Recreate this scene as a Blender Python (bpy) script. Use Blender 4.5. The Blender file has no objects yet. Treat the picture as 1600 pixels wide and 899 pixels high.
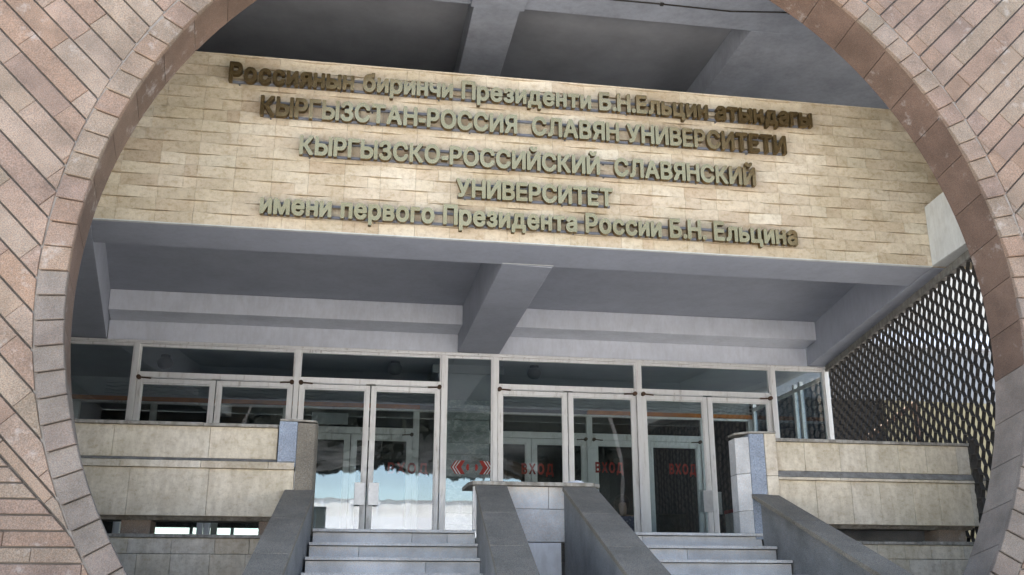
import bpy, bmesh, math, random
from mathutils import Vector, Matrix
random.seed(11)
sc = bpy.context.scene
C = sc.collection
RAD = math.radians

# ------------------------------------------------------------------ camera
YAW, PITCH = RAD(9.533), RAD(17.418)
cam = bpy.data.objects.new('camera', bpy.data.cameras.new('camera'))
C.objects.link(cam)
f_ = Vector((math.sin(YAW) * math.cos(PITCH), math.cos(YAW) * math.cos(PITCH), math.sin(PITCH)))
r_ = Vector((math.cos(YAW), -math.sin(YAW), 0))
u_ = r_.cross(f_)
cam.matrix_world = Matrix(((r_.x, u_.x, -f_.x, 0), (r_.y, u_.y, -f_.y, -14.0), (r_.z, u_.z, -f_.z, 1.6), (0, 0, 0, 1)))
cam.data.sensor_width = 36
cam.data.lens = 36 * 1563.57 / 1600
cam.data.clip_end = 2000
cam.data.clip_start = 0.05
sc.camera = cam

# ------------------------------------------------------------------ light
SUN_EL, SUN_AZ = 63.0, 112.0        # azimuth of the sun, degrees anticlockwise from +X (behind the building, to the left)
w = bpy.data.worlds.new('World'); sc.world = w; w.use_nodes = True
nt = w.node_tree; bg = nt.nodes['Background']
sky = nt.nodes.new('ShaderNodeTexSky'); sky.sky_type = 'NISHITA'; sky.sun_disc = False
sky.sun_elevation = RAD(SUN_EL); sky.sun_rotation = RAD(90 - SUN_AZ)
sky.air_density = 1.0; sky.dust_density = 0.4; sky.ozone_density = 2.5
nt.links.new(sky.outputs[0], bg.inputs[0]); bg.inputs[1].default_value = 0.15
sun = bpy.data.objects.new('sun', bpy.data.lights.new('sun', 'SUN')); C.objects.link(sun)
sun.data.energy = 5.0; sun.data.angle = RAD(0.6); sun.data.color = (1.0, 0.965, 0.915)
sd = Vector((math.cos(RAD(SUN_EL)) * math.cos(RAD(SUN_AZ)), math.cos(RAD(SUN_EL)) * math.sin(RAD(SUN_AZ)), math.sin(RAD(SUN_EL))))
sun.rotation_euler = sd.to_track_quat('Z', 'Y').to_euler()
vs = sc.view_settings
vs.view_transform = 'Standard'; vs.look = 'None'; vs.gamma = 1.0; vs.use_curve_mapping = False
vs.exposure = 1.85
vs.use_white_balance = True; vs.white_balance_temperature = 7500; vs.white_balance_tint = 11
sc.render.engine = 'CYCLES'
sc.cycles.use_denoising = True
sc.cycles.max_bounces = 10; sc.cycles.diffuse_bounces = 5; sc.cycles.glossy_bounces = 4
sc.cycles.transmission_bounces = 6; sc.cycles.transparent_max_bounces = 12
sc.cycles.sample_clamp_indirect = 6.0

# ------------------------------------------------------------------ helpers
class MB:
    """collects shapes in one bmesh; build() links it as ONE mesh object"""
    def __init__(s): s.bm = bmesh.new()
    def face(s, pts):
        try: return s.bm.faces.new([s.bm.verts.new(p) for p in pts])
        except ValueError: return None
    def box(s, x0, x1, y0, y1, z0, z1):
        return s.prism([(x0, y0), (x1, y0), (x1, y1), (x0, y1)], z0, z1)
    def hull(s, bot, top):
        b = [s.bm.verts.new(p) for p in bot]; t = [s.bm.verts.new(p) for p in top]
        n = len(b)
        s.bm.faces.new(list(reversed(b))); s.bm.faces.new(t)
        for i in range(n): s.bm.faces.new([b[i], b[(i + 1) % n], t[(i + 1) % n], t[i]])
        return s
    def prism(s, poly, z0, z1):
        return s.hull([(x, y, z0) for x, y in poly], [(x, y, z1) for x, y in poly])
    def prism_x(s, poly, x0, x1):      # poly in (y, z)
        return s.hull([(x0, y, z) for y, z in poly], [(x1, y, z) for y, z in poly])
    def prism_y(s, poly, y0, y1):      # poly in (x, z)
        return s.hull([(x, y0, z) for x, z in poly], [(x, y1, z) for x, z in poly])
    def slab(s, poly, y_front, y_back, ch=0.004):   # stone seen from -Y with a chamfered face; y_front may be a function of (x, z)
        yf = y_front if callable(y_front) else (lambda x, z: y_front)
        n = len(poly); cx = sum(p[0] for p in poly) / n; cz = sum(p[1] for p in poly) / n
        inn = []
        for i in range(n):
            a, b, c = poly[i - 1], poly[i], poly[(i + 1) % n]
            d1 = Vector((b[0] - a[0], b[1] - a[1])); d2 = Vector((c[0] - b[0], c[1] - b[1]))
            if d1.length < 1e-6 or d2.length < 1e-6: return s
            d1.normalize(); d2.normalize()
            n1 = Vector((-d1.y, d1.x)); n2 = Vector((-d2.y, d2.x)); m = n1 + n2
            if m.length < 1e-3: return s
            m.normalize(); k = ch / max(0.35, m.dot(n1))
            inn.append((b[0] + m.x * k, b[1] + m.y * k))
        B = [s.bm.verts.new((x, y_back, z)) for x, z in poly]
        M = [s.bm.verts.new((x, yf(x, z) + ch, z)) for x, z in poly]
        T = [s.bm.verts.new((x, yf(x, z), z)) for x, z in inn]
        try:
            s.bm.faces.new(T)
            for i in range(n):
                j = (i + 1) % n
                s.bm.faces.new([M[i], M[j], T[j], T[i]]); s.bm.faces.new([B[i], B[j], M[j], M[i]])
        except ValueError: pass
        return s
    def tube(s, a, b, r, n=10, r2=None):
        a, b = Vector(a), Vector(b); d = (b - a).normalized()
        u = d.orthogonal().normalized(); v = d.cross(u); r2 = r if r2 is None else r2
        ring = lambda c, q: [c + (u * math.cos(2 * math.pi * i / n) + v * math.sin(2 * math.pi * i / n)) * q for i in range(n)]
        return s.hull(ring(a, r), ring(b, r2))
    def ball(s, c, r, sx=1, sy=1, sz=1, seg=16):
        m = Matrix.Translation(c) @ Matrix.Diagonal((sx, sy, sz, 1))
        bmesh.ops.create_uvsphere(s.bm, u_segments=seg, v_segments=seg // 2 + 2, radius=r, matrix=m); return s
    def build(s, name, mat, parent=None, bevel=0.0, smooth=False):
        bmesh.ops.recalc_face_normals(s.bm, faces=s.bm.faces)
        me = bpy.data.meshes.new(name)
        loc = parent_loc(parent)
        if loc.length > 0: bmesh.ops.translate(s.bm, verts=s.bm.verts, vec=-loc)
        s.bm.to_mesh(me); s.bm.free()
        for m in (mat if isinstance(mat, (list, tuple)) else [mat]): me.materials.append(m)
        if smooth:
            for p in me.polygons: p.use_smooth = True
        o = bpy.data.objects.new(name, me); C.objects.link(o)
        if parent: o.parent = parent
        if bevel:
            b = o.modifiers.new('bevel', 'BEVEL'); b.width = bevel; b.segments = 2; b.limit_method = 'ANGLE'; b.angle_limit = RAD(40)
        return o

def parent_loc(p):
    v = Vector((0, 0, 0))
    while p is not None: v = v + Vector(p.location); p = p.parent
    return v

def thing(name, label, cat, loc=(0, 0, 0), group=None):
    o = bpy.data.objects.new(name, None); C.objects.link(o); o.location = loc
    o.empty_display_size = 0.2
    o['label'] = label; o['category'] = cat
    if group: o['group'] = group
    return o
def tag(o, label, cat, group=None):
    o['label'] = label; o['category'] = cat
    if group: o['group'] = group
    return o
def rebase(o, loc):
    """moves the origin of a one-mesh thing to its base"""
    loc = Vector(loc); o.data.transform(Matrix.Translation(-loc)); o.location = loc; return o
def struct(o):
    o['kind'] = 'structure'; return o

# ------------------------------------------------------------------ materials
class NT:
    def __init__(s, name):
        s.m = bpy.data.materials.new(name); s.m.use_nodes = True
        s.t = s.m.node_tree; s.b = s.t.nodes['Principled BSDF']; s.out = s.t.nodes['Material Output']
        s.tc = s.t.nodes.new('ShaderNodeNewGeometry')
        s.pos = s.tc.outputs['Position']
    def n(s, typ, **kw):
        x = s.t.nodes.new(typ)
        for k, v in kw.items():
            if k in x.inputs: 
                s.put(x.inputs[k], v)
            else: setattr(x, k, v)
        return x
    def put(s, sock, v):
        if hasattr(v, 'links') or isinstance(v, bpy.types.NodeSocket): s.t.links.new(v, sock)
        else:
            if isinstance(v, tuple) and len(v) == 3 and sock.type == 'RGBA': v = (*v, 1)
            sock.default_value = v
    def noise(s, scale, detail=4, rough=0.6, vec=None, stretch=None):
        v = vec or s.pos
        if stretch:
            mp = s.n('ShaderNodeMapping'); s.put(mp.inputs['Vector'], v); mp.inputs['Scale'].default_value = stretch; v = mp.outputs[0]
        x = s.n('ShaderNodeTexNoise'); s.put(x.inputs['Vector'], v)
        x.inputs['Scale'].default_value = scale; x.inputs['Detail'].default_value = detail; x.inputs['Roughness'].default_value = rough
        return x.outputs[0]
    def ramp(s, fac, stops):
        x = s.n('ShaderNodeValToRGB'); s.put(x.inputs[0], fac); e = x.color_ramp.elements
        while len(e) < len(stops): e.new(0.5)
        for i, (p, c) in enumerate(stops):
            e[i].position = p; e[i].color = (*c, 1) if isinstance(c, tuple) else (c, c, c, 1)
        return x.outputs[0]
    def mix(s, a, b, fac, mode='MIX'):
        x = s.n('ShaderNodeMix', data_type='RGBA', blend_type=mode)
        s.put(x.inputs['Factor'], fac); s.put(x.inputs['A'] if False else x.inputs[6], a); s.put(x.inputs[7], b)
        return x.outputs[2]
    def math(s, op, a, b=0.0):
        x = s.n('ShaderNodeMath', operation=op); s.put(x.inputs[0], a); s.put(x.inputs[1], b); return x.outputs[0]
    def island(s): return s.tc.outputs['Random Per Island']
    def bump(s, h, strength=0.3, dist=0.01):
        x = s.n('ShaderNodeBump'); x.inputs['Strength'].default_value = strength; x.inputs['Distance'].default_value = dist
        s.put(x.inputs['Height'], h); s.t.links.new(x.outputs[0], s.b.inputs['Normal']); return x.outputs[0]
    def fin(s, color, rough=0.8, metal=0.0, spec=0.3):
        s.put(s.b.inputs['Base Color'], color); s.put(s.b.inputs['Roughness'], rough)
        s.b.inputs['Metallic'].default_value = metal; s.b.inputs['Specular IOR Level'].default_value = spec
        return s.m

def stone(name, cols, speck=0.35, speck_scale=190, rough=0.75, grime=0.35, bloom=0.0, spec=0.25, bump=0.25, hue=0.4):
    """granite-like stone: a colour per stone, fine speckle, large dirt patches, pale salt bloom"""
    k = NT(name)
    n = len(cols); c = k.ramp(k.island(), [(i / max(1, n - 1) if n > 1 else 0, col) for i, col in enumerate(cols)])
    sp = k.noise(speck_scale, 2, 0.7)
    spf = k.ramp(sp, [(0.36, 1 - speck), (0.5, 1.0), (0.66, 1 + speck)])
    c = k.mix(c, spf, 1.0, 'MULTIPLY')
    if hue: c = k.mix(c, k.ramp(k.noise(75, 3, 0.7), [(0.36, (1.18, .98, .82)), (0.5, (1, 1, 1)), (0.64, (.88, 1.0, 1.06))]), hue, 'MULTIPLY')
    g = k.ramp(k.noise(2.3, 6, 0.65), [(0.35, 1 - grime), (0.62, 1.0)])
    c = k.mix(c, g, 1.0, 'MULTIPLY')
    if bloom:
        bl = k.ramp(k.math('MULTIPLY', k.noise(1.6, 5, 0.7), k.noise(9, 4, 0.7)), [(0.31, 0.0), (0.42, bloom)])
        c = k.mix(c, (0.55, 0.53, 0.50), bl)
    k.bump(k.math('ADD', sp, k.math('MULTIPLY', k.noise(25, 4), 0.8)), bump, 0.004)
    return k.fin(c, rough, 0, spec)

M = {}
M['pink'] = stone('pink_granite', [(.30, .205, .15), (.27, .198, .162), (.305, .208, .15), (.315, .25, .195), (.285, .19, .142), (.325, .255, .205), (.275, .218, .165), (.33, .24, .19)], 0.29, 120, bloom=0.4)
M['reveal'] = stone('polished_brown_granite', [(.165, .108, .08), (.195, .13, .10), (.15, .098, .075), (.185, .125, .095)], 0.3, 150, rough=0.45, bloom=0.4, spec=0.4)
M['greyring'] = stone('weathered_grey_granite', [(.215, .185, .162), (.25, .215, .185), (.23, .195, .17), (.26, .212, .182)], 0.25, 140, rough=0.8)
M['greyreveal'] = stone('weathered_reveal_granite', [(.24, .205, .18), (.27, .235, .205), (.25, .21, .185)], 0.2, 140, rough=0.7)
M['greygran'] = stone('grey_granite', [(.235, .205, .165), (.26, .225, .18), (.215, .19, .152)], 0.5, 160, rough=0.7, grime=0.3)
M['darkgran'] = stone('dark_side_granite', [(.24, .235, .225), (.27, .265, .255), (.21, .205, .20)], 0.35, 170, rough=0.6, grime=0.4)
M['bluegran'] = stone('blue_grey_granite', [(.24, .285, .35), (.27, .315, .38)], 0.4, 120, rough=0.4, grime=0.3, spec=0.5)
M['stepgran'] = stone('step_granite', [(.68, .66, .63), (.77, .745, .71), (.61, .595, .57), (.72, .70, .665)], 0.22, 150, rough=0.5, grime=0.35, spec=0.4)
M['floorgran'] = stone('dark_floor_granite', [(.22, .215, .21), (.25, .245, .24)], 0.3, 120, rough=0.5)
M['palegran'] = stone('pale_granite', [(.80, .775, .74), (.85, .825, .79), (.74, .72, .69)], 0.16, 150, rough=0.5, grime=0.3)

def travertine(name, cols, rough=0.8, pits=1.0, blotch=0.75, dirt=0.0):
    k = NT(name); n = len(cols)
    c = k.ramp(k.island(), [(i / (n - 1), col) for i, col in enumerate(cols)])
    b = k.ramp(k.noise(16, 7, 0.72, stretch=(1, 1, 1.3)), [(0.36, (0.74, 0.66, 0.55)), (0.50, (0.97, .95, .93)), (0.62, (1.08, 1.06, 1.02))])
    c = k.mix(c, b, blotch, 'MULTIPLY')
    v = k.ramp(k.noise(70, 5, 0.75), [(0.33, 0.55), (0.44, 1.0)])
    c = k.mix(c, v, 0.6 * pits, 'MULTIPLY')
    g = k.ramp(k.noise(1.1, 5, 0.6), [(0.32, (.72, .70, .62)), (0.6, (1, 1, 1))])
    c = k.mix(c, g, 0.7, 'MULTIPLY')
    if dirt:
        s = k.ramp(k.noise(5, 6, 0.7, stretch=(2.0, 1, 0.7)), [(0.42, (.52, .47, .41)), (0.58, (1, 1, 1))])
        c = k.mix(c, s, dirt, 'MULTIPLY')
    k.bump(k.math('ADD', k.noise(70, 5, 0.75), k.noise(18, 4)), 0.35, 0.006)
    return k.fin(c, rough, 0, 0.2)
M['trav'] = travertine('panel_travertine', [(.66, .585, .455), (.61, .52, .395), (.70, .625, .50), (.60, .505, .385), (.67, .59, .46), (.64, .55, .42), (.69, .615, .49), (.55, .45, .335), (.66, .575, .445), (.71, .645, .52)])
M['cream'] = travertine('parapet_travertine', [(.72, .66, .55), (.62, .545, .44), (.76, .70, .60), (.66, .60, .505), (.74, .665, .54), (.69, .645, .57)], blotch=0.6, dirt=0.35)

def paint(name, col, rough=0.75, var=0.12, scale=3, stain=0.0):
    k = NT(name)
    g = k.ramp(k.noise(scale, 6, 0.65), [(0.3, 1 - var), (0.65, 1 + var * 0.4)])
    c = k.mix(col, g, 1.0, 'MULTIPLY')
    if stain:
        s = k.ramp(k.noise(7, 7, 0.75, stretch=(2, 2, .6)), [(0.40, (.55, .5, .44)), (0.55, (1, 1, 1))])
        c = k.mix(c, s, stain, 'MULTIPLY')
    k.bump(k.noise(45, 4, 0.7), 0.2, 0.004)
    return k.fin(c, rough, 0, 0.25)
M['soffit'] = paint('grey_blue_plaster', (.395, .42, .475), 0.8, 0.1, 2.0, 0.12)
M['backbeam'] = paint('front_lit_plaster', (.70, .725, .78), 0.8, 0.12, 2.5, 0.15)  # soffit plaster made lighter: front light painted into the back beam's colour
M['upbeam'] = paint('upper_beam_plaster', (.36, .385, .43), 0.8, 0.2, 2.0, 0.2)
M['ceil'] = paint('dark_grey_plaster', (.29, .30, .32), 0.85, 0.2, 1.5)
M['greentint'] = paint('green_light_plaster', (.40, .43, .33), 0.85, 0.2, 1.5)  # green cast of the daylight put into the plaster colour
M['white'] = paint('offwhite_plaster', (.66, .67, .64), 0.8, 0.15, 4, 0.2)
M['whitewash'] = paint('white_wash', (.88, .88, .87), 0.85, 0.08, 8, 0.2)
M['concrete'] = paint('ledge_concrete', (.25, .24, .22), 0.85, 0.35, 9, 0.5)
M['coping'] = paint('stained_coping', (.34, .32, .28), 0.85, 0.4, 12, 0.7)
M['core'] = paint('dark_mortar', (.20, .18, .16), 0.95, 0.3, 6)
M['mortar'] = paint('pale_mortar', (.29, .265, .24), 0.95, 0.3, 8)
M['steel'] = paint('dark_steel', (.05, .046, .042), 0.55, 0.3, 10)
M['rail'] = paint('rail_grey_steel', (.16, .17, .19), 0.5, 0.2, 10)
M['rust'] = paint('rusty_brown_paint', (.10, .055, .035), 0.6, 0.3, 12)
M['pave'] = paint('snowy_paving', (.72, .72, .72), 0.9, 0.2, 0.6)
M['palegrey'] = paint('pale_grey_sheet', (.70, .70, .69), 0.8, 0.2, 1)
M['beige'] = paint('beige_render', (.62, .585, .52), 0.9, 0.12, 0.8, 0.2)
M['wallgrey'] = paint('grey_render', (.33, .34, .35), 0.9, 0.2, 1.2)
M['tan'] = paint('yellow_tan_render', (.36, .31, .19), 0.9, 0.3, 1.5, 0.3)
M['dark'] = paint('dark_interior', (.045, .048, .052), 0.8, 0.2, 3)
M['vest'] = paint('vestibule_grey', (.42, .445, .455), 0.8, 0.15, 2)
M['bwhite'] = paint('white_render', (.76, .78, .82), 0.9, 0.06, 0.5)
M['wood'] = paint('orange_wood', (.62, .20, .04), 0.45, 0.35, 5)
M['red'] = paint('red_film', (.42, .04, .03), 0.5, 0.2, 10)
M['cardboard'] = paint('pale_card', (.55, .60, .62), 0.8, 0.15, 6)
M['paper'] = paint('white_paper', (.85, .85, .85), 0.8, 0.05, 10)

def alum():
    k = NT('worn_aluminium')
    g = k.ramp(k.noise(6, 6, 0.7, stretch=(3, 3, .4)), [(0.28, (.52, .48, .43)), (0.42, (.86, .845, .82)), (0.7, (.93, .925, .91))])
    k.bump(k.noise(30, 4), 0.1, 0.003)
    r = k.ramp(k.noise(9, 4), [(0.3, 0.38), (0.7, 0.6)])
    return k.fin(g, r, 0.6, 0.5)
M['alu'] = alum()
def alum2():
    k = NT('bright_metal_plate')
    g = k.ramp(k.noise(9, 5, 0.7), [(0.3, (.62, .62, .62)), (0.7, (.80, .80, .80))])
    return k.fin(g, 0.35, 0.6, 0.5)
M['plate'] = alum2()
def gold():
    k = NT('brushed_gold_metal')
    g = k.ramp(k.noise(3, 5, 0.6), [(0.3, (.50, .35, .165)), (0.7, (.59, .43, .22))])
    k.bump(k.noise(40, 3), 0.06, 0.002)
    r = k.ramp(k.noise(5, 4), [(0.3, 0.16), (0.7, 0.28)])
    return k.fin(g, r, 0.9, 0.5)
M['gold'] = gold()
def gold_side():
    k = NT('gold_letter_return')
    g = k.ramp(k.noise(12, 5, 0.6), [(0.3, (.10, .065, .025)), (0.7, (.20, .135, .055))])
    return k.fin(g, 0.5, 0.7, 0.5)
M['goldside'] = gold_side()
def marble():
    k = NT('green_grey_marble')
    v = k.noise(3.5, 8, 0.7, stretch=(1, 1, 1.4))
    c = k.ramp(k.math('ABSOLUTE', k.math('SUBTRACT', v, 0.5)), [(0.0, (.60, .64, .62)), (0.03, (.36, .42, .41)), (0.16, (.27, .33, .33))])
    i = k.ramp(k.island(), [(0, 0.85), (1, 1.12)])
    return k.fin(k.mix(c, i, 1.0, 'MULTIPLY'), 0.35, 0, 0.5)
M['marble'] = marble()

def glass(name, tint, f0, wob=0.0):
    """architectural pane: tinted see-through plus mirror that grows with angle"""
    m = bpy.data.materials.new(name); m.use_nodes = True; t = m.node_tree; t.nodes.clear()
    o = t.nodes.new('ShaderNodeOutputMaterial'); mx = t.nodes.new('ShaderNodeMixShader')
    tr = t.nodes.new('ShaderNodeBsdfTransparent'); tr.inputs[0].default_value = (*tint, 1)
    gl = t.nodes.new('ShaderNodeBsdfGlossy'); gl.inputs['Roughness'].default_value = 0.015; gl.inputs[0].default_value = (.92, .95, 1, 1)
    lw = t.nodes.new('ShaderNodeLayerWeight'); lw.inputs[0].default_value = 0.12
    mr = t.nodes.new('ShaderNodeMapRange'); mr.inputs[1].default_value = 0; mr.inputs[2].default_value = 1; mr.inputs[3].default_value = f0; mr.inputs[4].default_value = 0.9
    t.links.new(lw.outputs['Fresnel'], mr.inputs[0])
    t.links.new(mr.outputs[0], mx.inputs[0]); t.links.new(tr.outputs[0], mx.inputs[1]); t.links.new(gl.outputs[0], mx.inputs[2]); t.links.new(mx.outputs[0], o.inputs[0])
    if wob:
        g = t.nodes.new('ShaderNodeNewGeometry'); n = t.nodes.new('ShaderNodeTexNoise'); n.inputs['Scale'].default_value = 3.2; n.inputs['Detail'].default_value = 1.5
        mp = t.nodes.new('ShaderNodeMapping'); mp.inputs['Scale'].default_value = (1.4, 1, 0.6)
        b = t.nodes.new('ShaderNodeBump'); b.inputs['Strength'].default_value = wob; b.inputs['Distance'].default_value = 0.02
        t.links.new(g.outputs['Position'], mp.inputs[0]); t.links.new(mp.outputs[0], n.inputs['Vector']); t.links.new(n.outputs[0], b.inputs['Height']); t.links.new(b.outputs[0], gl.inputs['Normal'])
    return m
M['glass'] = glass('door_glass', (.86, .90, .90), 0.13, 0.03)
M['glass_in'] = glass('inner_glass', (.80, .85, .86), 0.03, 0.02)
def leafmat():
    k = NT('tree_leaves')
    c = k.ramp(k.island(), [(0, (.012, .015, .012)), (1, (.017, .021, .015))])
    return k.fin(c, 0.6, 0, 0.3)
M['leaf'] = leafmat()
M['bark'] = paint('bark', (.10, .08, .06), 0.95, 0.4, 9)
def shirtmat():
    k = NT('patterned_shirt')
    v = k.n('ShaderNodeTexVoronoi'); v.inputs['Scale'].default_value = 22; k.put(v.inputs['Vector'], k.pos)
    c = k.ramp(v.outputs['Distance'], [(0.15, (.38, .40, .48)), (0.4, (.05, .06, .11)), (0.7, (.10, .11, .20))])
    return k.fin(c, 0.9)
M['shirt'] = shirtmat()
M['skin'] = paint('skin', (.42, .25, .17), 0.6, 0.05, 10)
M['hair'] = paint('dark_hair', (.012, .010, .009), 0.5, 0.2, 40)
M['trouser'] = paint('dark_trousers', (.03, .03, .04), 0.9, 0.1, 10)
M['globe'] = paint('grey_lamp_glass', (.12, .125, .13), 0.3, 0.1, 6)

# ------------------------------------------------------------------ ground
g = MB(); g.face([(-600, -600, 0), (600, -600, 0), (600, 600, 0), (-600, 600, 0)])
struct(g.build('ground', M['pave']))

# ------------------------------------------------------------------ portal wall with the round opening
AX = 1.83
YF, YB = -6.49, -6.075
CF, RF = (1.83, 3.946), 3.918            # front edge circle
CB, RB = (1.793, 3.857), 3.918           # back edge circle
R_OUT = 4.125
portal = thing('portal_wall', 'pink granite wall with a huge round opening framed by a ring of stone blocks', 'wall', (AX, YF, 0))
XL, XR, ZT = -8.0, 12.0, 8.4
def ring_pt(c, r, a): return (c[0] + r * math.cos(a), c[1] + r * math.sin(a))
NS = 240
mb = MB()                                   # core: front sheet 3 cm behind the stone faces, back sheet, outer edges
def circle_sheet(mb, c, r, y):
    inner = [mb.bm.verts.new((ring_pt(c, r, 2 * math.pi * i / NS)[0], y, max(0.0, ring_pt(c, r, 2 * math.pi * i / NS)[1]))) for i in range(NS)]
    def out(a):
        dx, dz = math.cos(a), math.sin(a); t = 1e9
        if dx > 1e-9: t = min(t, (XR - c[0]) / dx)
        if dx < -1e-9: t = min(t, (XL - c[0]) / dx)
        if dz > 1e-9: t = min(t, (ZT - c[1]) / dz)
        if dz < -1e-9: t = min(t, (0 - c[1]) / dz)
        return (c[0] + dx * t, y, c[1] + dz * t)
    outer = [mb.bm.verts.new(out(2 * math.pi * i / NS)) for i in range(NS)]
    for i in range(NS):
        j = (i + 1) % NS
        try: mb.bm.faces.new([inner[i], inner[j], outer[j], outer[i]])
        except ValueError: pass
circle_sheet(mb, CF, RF + 0.015, YF + 0.035)
mb.build('wall_core', M['core'], portal)
mb = MB(); circle_sheet(mb, CB, RB + 0.004, YB)
mb.box(XL, XL + .2, YF + .04, YB - .002, 0, ZT); mb.box(XR - .2, XR, YF + .04, YB - .002, 0, ZT); mb.box(XL, XR, YF + .036, YB - .003, ZT - .2, ZT + .02)
mb.build('wall_back', M['core'], portal)

# stone blocks of the ring
mb = MB(); mg = MB(); NR = 132
for i in range(NR):
    a0 = 2 * math.pi * i / NR; a1 = 2 * math.pi * (i + 1) / NR
    gap = 0.003
    r0 = RF; r1 = R_OUT - 0.008 + random.uniform(-.006, .006)
    am = (a0 + a1) / 2
    lo = [ring_pt(CF, r0, a0 + gap / r0), ring_pt(CF, r0, am), ring_pt(CF, r0, a1 - gap / r0), ring_pt(CF, r1, a1 - gap / r1), ring_pt(CF, r1, a0 + gap / r1)]
    if min(p[1] for p in lo) < 0.02: continue
    base = random.uniform(-.004, .004)
    zc = sum(p[1] for p in lo) / 5
    yf = lambda x, z, zc=zc, b=base: YF + b + (z - zc) * 0.10        # each block's lower edge stands a little proud
    (mg if zc < 3.75 + random.uniform(-.45, .45) else mb).slab(list(reversed(lo)), yf, YF + .05, 0.005)
mb.build('voussoir_ring', M['pink'], portal)
mg.build('weathered_ring', M['greyring'], portal)

# reveal lining: one slab per stretch of the arch
mb = MB(); mg = MB(); NL = 62
for i in range(NL):
    a0 = 2 * math.pi * i / NL + .0006; a1 = 2 * math.pi * (i + 1) / NL - .0006
    prev = None; mm = mg if ring_pt(CF, RF, a0)[1] < 3.3 else mb
    for s_ in range(5):
        a = a0 + (a1 - a0) * s_ / 4
        pf = ring_pt(CF, RF + .001, a); pb = ring_pt(CB, RB, a)
        cur = [mm.bm.verts.new((pf[0], YF + .030, max(.0, pf[1]))), mm.bm.verts.new((pb[0], YB - .001, max(.0, pb[1])))]
        if prev:
            try: mm.bm.faces.new([prev[0], cur[0], cur[1], prev[1]])
            except ValueError: pass
        prev = cur
mb.build('arch_reveal', M['reveal'], portal)
mg.build('weathered_reveal', M['greyreveal'], portal)

mb = MB(); pr_ = None
for i in range(NS + 1):
    a = 2 * math.pi * i / NS; p0 = ring_pt(CF, R_OUT - .022, a); p1 = ring_pt(CF, R_OUT + .016, a)
    cur = [mb.bm.verts.new((p0[0], YF + .016, max(0, p0[1]))), mb.bm.verts.new((p1[0], YF + .016, max(0, p1[1])))]
    if pr_:
        try: mb.bm.faces.new([pr_[0], cur[0], cur[1], pr_[1]])
        except ValueError: pass
    pr_ = cur
mb.build('ring_pointing', M['mortar'], portal)

# field of diagonal and horizontal courses
def clip(poly, nx, nz, d):
    out = []
    for i in range(len(poly)):
        a, b = poly[i], poly[(i + 1) % len(poly)]
        da = a[0] * nx + a[1] * nz - d; db = b[0] * nx + b[1] * nz - d
        if da >= 0: out.append(a)
        if (da >= 0) != (db >= 0):
            t = da / (da - db); out.append((a[0] + (b[0] - a[0]) * t, a[1] + (b[1] - a[1]) * t))
    res = []
    for p in out:
        if not res or math.hypot(p[0] - res[-1][0], p[1] - res[-1][1]) > 2e-3: res.append(p)
    if len(res) > 1 and math.hypot(res[0][0] - res[-1][0], res[0][1] - res[-1][1]) < 2e-3: res.pop()
    return res
def area(p): return 0.5 * sum(p[i][0] * p[(i + 1) % len(p)][1] - p[(i + 1) % len(p)][0] * p[i][1] for i in range(len(p)))
def closest_dir(poly, c):
    best = None
    for i in range(len(poly)):
        a, b = Vector(poly[i]), Vector(poly[(i + 1) % len(poly)]); d = b - a
        t = 0 if d.length < 1e-9 else max(0, min(1, (Vector(c) - a).dot(d) / d.length_squared))
        q = a + d * t; L = (q - Vector(c)).length
        if best is None or L < best[0]: best = (L, q)
    return best
def cut_circle(poly, c, r):
    # stones that reach the ring are cut in strips so that the cut follows the curve
    L, q = closest_dir(poly, c)
    if L >= r: return poly
    cen = Vector((sum(p[0] for p in poly) / len(poly), sum(p[1] for p in poly) / len(poly)))
    far = [p for p in poly if math.hypot(p[0] - c[0], p[1] - c[1]) > r]
    if not far: return []
    # direction: mean of the crossing points
    cr = []
    for i in range(len(poly)):
        a, b = poly[i], poly[(i + 1) % len(poly)]
        da = math.hypot(a[0] - c[0], a[1] - c[1]) - r; db = math.hypot(b[0] - c[0], b[1] - c[1]) - r
        if (da >= 0) != (db >= 0):
            lo, hi = 0.0, 1.0
            for _ in range(24):
                m = (lo + hi) / 2; p = (a[0] + (b[0] - a[0]) * m, a[1] + (b[1] - a[1]) * m)
                if ((math.hypot(p[0] - c[0], p[1] - c[1]) - r) >= 0) == (da >= 0): lo = m
                else: hi = m
            cr.append((a[0] + (b[0] - a[0]) * lo, a[1] + (b[1] - a[1]) * lo))
    if len(cr) < 2:
        n = (q - Vector(c)).normalized() if L > 1e-6 else Vector((0, 1)); return clip(poly, n.x, n.y, n.dot(Vector(c)) + r)
    a, b = Vector(cr[0]), Vector(cr[1]); d = (b - a)
    if d.length < 1e-4: return poly
    n = Vector((-d.y, d.x)).normalized()
    if n.dot(a - Vector(c)) < 0: n = -n
    return clip(poly, n.x, n.y, n.dot(a))
RC = R_OUT + 0.006
def tile(mb, poly, jit=0.004, lap=0.05):
    if len(poly) < 3: return
    if area(poly) < 0: poly = list(reversed(poly))
    if min(p[1] for p in poly) < -.001: poly = clip(poly, 0, 1, 0.0)
    if len(poly) < 3: return
    poly = cut_circle(poly, CF, RC)
    if len(poly) < 3 or abs(area(poly)) < 0.0006: return
    if area(poly) < 0: poly = list(reversed(poly))
    zc = sum(p[1] for p in poly) / len(poly); b = random.uniform(-jit, jit)
    tx = random.uniform(-.008, .008); xc = sum(p[0] for p in poly) / len(poly)
    n = len(poly)
    mb.slab(poly, lambda x, z: YF + .004 + b + (x - xc) * tx, YF + .05, 0.004)
mb = MB()
S2 = 2 ** .5
PITCH_W, GAPW = 0.177, 0.014
KB = 0.212                                   # boundary line x + z = KB between the diagonal and the horizontal courses
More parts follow.
